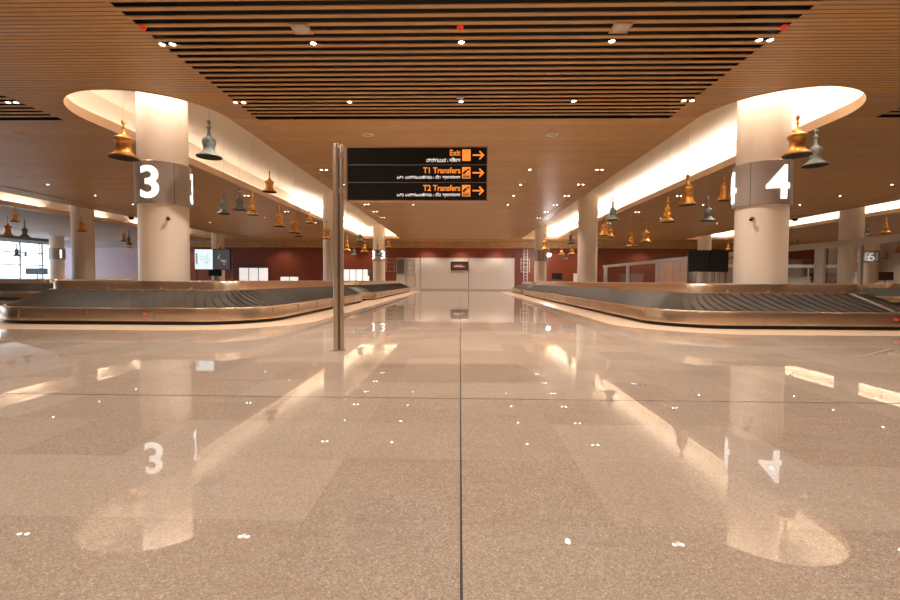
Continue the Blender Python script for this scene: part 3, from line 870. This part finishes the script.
# added spots without fittings, behind and above the camera, keep the foreground lit
for y in (-6.0, -1.0, 2.5, 5.0):
    for x in (-17.5, -12.5, -7.5, -2.5, 2.5, 7.5, 12.5, 17.5):
        if y == 2.5 and abs(x) > 8: continue
        spots.append((x, y, ZC - 0.05, 1.3 if y < 0 else 0.6))
for x in (-39, -34, -29.5, 29.5, 34, 39):
    for y in (12, 22, 32, 42): spots.append((x, y, ZC - 0.05, 1.2))
for x in (-3.4, 0.1, 3.7): spots.append((x, 44.9, ZC - 0.3, 0.7))
for x in (-28, -18.5, -12, -9, 9.5, 12.5, 18.5, 28): spots.append((x, 44.6, ZC - 0.1, 0.7))
lroot = None
for i, (x, y, z, e) in enumerate(spots):
    ld = bpy.data.lights.new('downlight_or_added_beam', 'SPOT')
    ld.energy = e * SPOT_W; ld.color = SPOT_COL; ld.spot_size = math.radians(125); ld.spot_blend = 0.8; ld.shadow_soft_size = 0.05
    o = bpy.data.objects.new('downlight_or_added_beam', ld); C.objects.link(o); o.location = (x, y, z - 0.04)
# added spots without fittings in the troughs, brightening the front column tops
for cx in (-7.38, 7.26):
    for dx, dy in ((-1.15, -0.45), (0.1, -1.25), (1.15, -0.45)):
        ld = bpy.data.lights.new('added_column_spot', 'SPOT')
        ld.energy = 85; ld.color = STRIP_COL; ld.spot_size = math.radians(150); ld.spot_blend = 0.9; ld.shadow_soft_size = 0.05
        o = bpy.data.objects.new('added_column_spot', ld); C.objects.link(o)
        o.location = (cx + dx, 10.85 + dy, 5.93)
        d = Vector((-dx, -dy, -0.9)); o.rotation_euler = d.to_track_quat('-Z', 'Y').to_euler()
# round speakers
spk = None
for x, y, z, l in ((-2.56, 12.2, ZC, 'round ceiling speaker left of centre just beyond the slats'), (2.5, 12.23, ZC, 'round ceiling speaker right of centre just beyond the slats'),
                   (-12.3, 12.15, ZC, 'round ceiling speaker in the left side hall near the picture edge'), (2.5, 18.05, ZC + .02, 'round ceiling speaker beyond the direction sign, right of it'),
                   (12.5, 17.9, ZC + .02, 'round ceiling speaker right of the column marked 4'),
                   (-17.6, 17.3, ZC + .02, 'round ceiling speaker in the left side hall above the far trough'), (2.5, 25.4, ZC + .02, 'small distant ceiling speaker above the aisle'), (-12.4, 23.0, ZC + .02, 'ceiling speaker in the left side hall beside the number band')):
    t = thing('ceiling_speaker', l, 'speaker', (x, y, z), 0, 'round ceiling speakers')
    lathe_obj('bezel', M['plaster'], [(0.15, 0), (0.15, -0.012), (0.125, -0.016), (0.12, -0.01)], t, 28)
    lathe_obj('grille', M['greyf'], [(0.12, -0.008), (0.10, -0.016), (0, -0.02)], t, 28)
for x, y, l in ((-2.55, 7.08, 'square white speaker plate set in the slats left of centre'), (2.51, 7.12, 'square white speaker plate set in the slats right of centre')):
    t = thing('ceiling_speaker', l, 'speaker', (x, y, ZC - 0.006), 0, 'square speaker plates in the slats')
    boxes('plate', M['signrim'], [(-0.15, 0.15, -0.15, 0.15, -0.012, 0)], t, bevel=0.004)
    lathe_obj('grille', M['greyf'], [(0.125, -0.013), (0.11, -0.02), (0, -0.024)], t, 28)
o = boxes('motion_sensor', M['greyf'], [(-0.08, 0.08, -0.05, 0.05, -0.04, 0)], loc=(-0.02, 9.69, ZC - 0.006), bevel=0.015)
tag(o, 'small white sensor box in the slats on the centre line', 'sensor')
for x, y, l in ((-5.04, 6.98, 'red fire beacon at the left edge of the open slats'), (-0.02, 7.06, 'red fire beacon among the slats on the centre line'), (5.03, 7.11, 'red fire beacon at the right edge of the open slats')):
    t = thing('fire_beacon', l, 'beacon', (x, y, ZC - 0.006), 0, 'red fire beacons in the slats')
    lathe_obj('base', M['redb'], [(0, 0), (0.052, 0), (0.052, -0.02), (0.04, -0.026)], t, 20)
    lathe_obj('lens', M['redb'], [(0.04, -0.026), (0.036, -0.05), (0.015, -0.062), (0, -0.064)], t, 20)
# dome cameras on and beside the front columns
for x, y, z, l, wall in ((-6.98, 10.40, 2.46, 'small dark camera bracketed to the left front column', True), (6.78, 10.45, 2.48, 'small dark camera bracketed to the right front column', True)):
    t = thing('security_camera', l, 'camera', (x, y, z), 0)
    ang = math.atan2(y - 10.85, x - (7.26 if x > 0 else -7.38))
    t.rotation_euler = (0, 0, ang)
    boxes('bracket', M['dgreyf'], [(-0.08, 0.03, -0.025, 0.025, -0.02, 0.03)], t, bevel=0.004)
    lathe_obj('dome', M['screenb'], [(0, -0.075), (0.03, -0.065), (0.045, -0.035), (0.048, -0.02), (0, -0.02)], t, 20, (0.045, 0, 0))
for x, y, l in ((-20.88, 27.57, 'dark dome camera under the ceiling left of the column marked 3'), (20.60, 27.70, 'dark dome camera under the ceiling right of the column marked 4')):
    t = thing('security_camera', l, 'camera', (x, y, 4.9), 0)
    lathe_obj('mount', M['greyf'], [(0.19, 0.0), (0.19, 0.1), (0, 0.1)], t, 24)
    lathe_obj('dome', M['screenb'], [(0, -0.16), (0.08, -0.14), (0.14, -0.08), (0.16, 0.0), (0, 0.0)], t, 24)

# ---------------------------------------------------------------- far wall: hoarding, frames, shops
t = thing('hoarding', 'white boarded hoarding across the far end of the aisle', 'hoarding', (0.76, 45.6, 0))
boxes('panel', M['white'], [(-4.84, 0.10, 0, 0.3, 0, 3.36)], t)
boxes('panel', M['white'], [(0.16, 4.85, 0, 0.3, 0, 3.36)], t)
boxes('door_gap', M['dgreyf'], [(0.10, 0.16, 0.05, 0.3, 0, 2.9)], t)
boxes('top_rail', M['greyf'], [(-4.84, 4.85, -0.03, 0.0, 3.28, 3.36)], t)
boxes('skirting', M['greyf'], [(-4.84, 4.85, -0.03, 0.0, 0, 0.14)], t)
t = thing('wall_screen', 'dark picture screen mounted high in the middle of the white hoarding', 'screen', (-0.07, 45.6, 2.05))
boxes('casing', M['screenb'], [(-0.88, 0.88, -0.07, -0.004, 0, 0.9)], t, bevel=0.01)
boxes('picture', plain('screen_glow', s2l((60, 30, 24)), 0.3, var=0.6, scale=3, emit=s2l((120, 60, 50)), es=0.25), [(-0.8, 0.8, -0.075, -0.068, 0.08, 0.82)], t)
boxes('caption_line', M['signw'], [(-0.6, 0.55, -0.08, -0.074, 0.36, 0.40), (-0.5, 0.3, -0.08, -0.074, 0.5, 0.53)], t)
t = thing('metal_gate', 'grey framed metal gate left of the white hoarding', 'gate', (-5.35, 45.7, 0))
def frame(x0, x1, z0, z1, w=0.07, y0=-0.06, y1=0.0):
    return [(x0, x1, y0, y1, z1 - w, z1), (x0, x1, y0, y1, z0, z0 + w), (x0, x0 + w, y0, y1, z0, z1), (x1 - w, x1, y0, y1, z0, z1)]
boxes('backing', M['white'], [(-1.28, 1.25, 0.0, 0.2, 0, 3.32)], t)
boxes('frame', M['greyf'], frame(-1.28, -0.4, 1.6, 3.25) + frame(-0.25, 0.55, 1.95, 3.1) + frame(-0.25, 0.75, 0.3, 1.6), t)
boxes('rail', M['greyf'], [(-0.25, 0.55, -0.06, 0, 2.5, 2.56), (0.6, 0.66, -0.06, 0, 1.4, 3.3)], t)
boxes('dark_panel', M['dgreyf'], [(-1.2, -0.48, -0.02, 0, 1.68, 3.17)], t)
for x, l in ((-7.3, 'pale empty display frame on red wall left of the gate'), (6.75, 'pale empty display frame on red wall right of the hoarding')):
    t = thing('display_frame', l, 'frame', (x, 45.95, 1.9))
    boxes('frame', M['signrim'], frame(-0.48, 0.48, 0, 1.4, 0.08, -0.08, 0.04), t)
    boxes('shelf', M['signrim'], [(-0.4, 0.4, -0.08, 0.04, 0.45, 0.5), (-0.4, 0.4, -0.08, 0.04, 0.95, 1.0)], t)
t = thing('stepladder', 'tall narrow aluminium ladder standing by the far right column', 'ladder', (6.35, 42.9, 0))
boxes('rail', M['mull'], [(-0.2, -0.15, -0.02, 0.02, 0, 4.1)], t)
boxes('rail', M['mull'], [(0.15, 0.2, -0.02, 0.02, 0, 4.1)], t)
boxes('rungs', M['mull'], [(-0.15, 0.15, -0.015, 0.015, z, z + 0.03) for z in [0.3 + 0.3 * k for k in range(13)]], t)

def shop(label, x0, x1, z0, z1, ndiv, hood=True):
    t = thing('lit_shop_window', label, 'shop window', ((x0 + x1) / 2, 45.96, 0))
    w = (x1 - x0) / 2
    boxes('lit_pane', M['shop'], [(-w, w, -0.03, 0.03, z0, z1)], t)
    boxes('frame', M['dgreyf'], frame(-w - 0.05, w + 0.05, z0 - 0.05, z1 + 0.05, 0.06, -0.07, 0.03) + [(-w + 2 * w * k / ndiv - 0.03, -w + 2 * w * k / ndiv + 0.03, -0.07, 0.03, z0, z1) for k in range(1, ndiv)], t)
    if hood: boxes('canopy', M['dgreyf'], [(-w * 0.6, w * 0.8, -0.4, 0.03, z1 + 0.12, z1 + 0.2)], t)
shop('bright white lit shop window in the red wall, left of the golden bells', -23.3, -20.2, 0.3, 2.22, 3)
shop('bright white lit shop window just right of the sign post', -12.3, -9.5, 0.3, 2.12, 4, False)
shop('low bright lit counter window in the red wall, left of the second column', -18.9, -17.0, 0.4, 1.3, 2, False)

def counter(label, x0, x1, y, h, mat='greyf', mon=0):
    t = thing('service_counter', label, 'counter', ((x0 + x1) / 2, y, 0))
    w = (x1 - x0) / 2
    boxes('counter_body', M[mat], [(-w, w, 0, 0.6, 0, h - 0.05)], t)
    boxes('counter_top', M['white'], [(-w - 0.05, w + 0.05, -0.06, 0.66, h - 0.05, h)], t)
    boxes('kick', M['seam'], [(-w + 0.02, w - 0.02, -0.01, 0, 0, 0.1)], t)
    return t
counter('low white counter in front of the lilac-lit wall', -38.0, -32.6, 43.5, 1.2, 'white')
counter('pale counter between the far right column and second right column', 11.2, 13.3, 43.2, 1.75, 'white')
counter('long pale counter before the red wall at far right', 27.5, 34.0, 43.5, 1.5, 'greyf')
counter('pale counter at the right picture edge', 36.8, 41.5, 43.2, 1.55, 'white')
def monitor(label, x, y, z, w, h, mat='screenb'):
    t = thing('monitor', label, 'monitor', (x, y, 0))
    boxes('stand', M['dgreyf'], [(-0.03, 0.03, 0, 0.05, 0.02, z), (-0.25, 0.25, -0.15, 0.2, 0, 0.02)], t)
    boxes('casing', M[mat], [(-w / 2, w / 2, -0.05, 0.0, z, z + h)], t, bevel=0.01)
    return t
monitor('wide black screen in front of the left windows', -37.3, 38.0, 1.35, 2.0, 0.55)
monitor('dark screen low beneath the lit information screen', -22.2, 39.45, 1.3, 1.2, 0.6)
monitor('greenish grey monitor beside the far left numbered column', -8.9, 43.5, 1.4, 0.55, 0.65, 'dgreyf')
monitor('black monitor with counter below the bright lamp', 9.3, 42.5, 1.15, 1.0, 0.6)
monitor('grey upright monitor left of the black one near the bright lamp', 8.1, 42.8, 1.3, 0.5, 0.75, 'dgreyf')
monitor('dark upright screen under the twin screens, left one', 23.0, 41.6, 1.0, 0.45, 0.75)
monitor('dark upright screen under the twin screens, right one', 23.9, 41.6, 1.0, 0.45, 0.75)
monitor('wide black screen at the far right edge, left of two', 37.6, 41.6, 1.2, 1.4, 0.8)
monitor('wide black screen at the far right edge, right of two', 39.3, 41.6, 1.2, 1.4, 0.8)

# very bright lamp hung from a rod at the right
t = thing('bright_lamp', 'dazzling white lamp hanging beside the far right column', 'lamp', (8.22, 41.0, 3.45))
lathe_obj('rod', M['mull'], [(0.02, 0.12), (0.02, 2.55)], t, 10)
lathe_obj('lamp_head', M['mull'], [(0, 0.14), (0.06, 0.13), (0.13, 0.05), (0.14, 0.0)], t, 24)
lathe_obj('bulb', M['star'], [(0, -0.17), (0.12, -0.12), (0.17, 0.0), (0.12, 0.06), (0, 0.1)], t, 20)

# glass partition along the right hall
PX = 14.5
t = thing('glass_partition', 'long grey framed glass partition with thick top beam along the right hall', 'partition', (PX, 10.5, 0))
def py(a): return a - 10.5
boxes('top_beam', M['greyf'], [(-0.06, 0.06, 0, py(45.0), 2.36, 2.6)], t)
boxes('bottom_rail', M['greyf'], [(-0.05, 0.05, 0, py(45.0), 0, 0.12)], t)
for a, w in ((10.55, 0.1), (14.0, 0.06), (16.28, 0.08), (18.1, 0.45), (22.0, 0.1), (25.2, 0.1), (28.45, 0.12), (32.7, 0.5), (38.4, 0.5), (44.2, 1.0)):
    boxes('post', M['greyf'], [(-0.055, 0.055, py(a) - w / 2, py(a) + w / 2, 0.12, 2.36)], t)
boxes('glass', M['glass'], [(-0.01, 0.01, 0.05, py(28.4), 0.12, 2.36)], t)
boxes('glass', M['glass'], [(-0.01, 0.01, py(32.9), py(44.0), 0.12, 2.36)], t)
wp = boxes('timber_panel', M['panelw'], [(-0.03, 0.03, py(28.5), py(32.5), 0.12, 2.36)], t)
wp['label'] = 'pale timber infill panel'
boxes('panel_batten', M['signrim'], [(-0.045, -0.03, py(a) - 0.02, py(a) + 0.02, 0.12, 2.36) for a in (29.3, 30.3, 31.4)] + [(-0.045, -0.03, py(28.5), py(32.5), z, z + 0.03) for z in (1.2, 1.75, 2.1)], t)
# cross partition behind it at far right
t = thing('shop_partition', 'distant white framed glazed shop front at far right before the red wall', 'partition', (33.0, 44.6, 0))
boxes('frame', M['white'], [(-8, 8, -0.05, 0.05, 2.45, 2.75)] + [(-8 + 3.2 * k - 0.05, -8 + 3.2 * k + 0.05, -0.05, 0.05, 0, 2.45) for k in range(6)], t)
boxes('glass', M['glass'], [(-8, 8, -0.01, 0.01, 0, 2.45)], t)
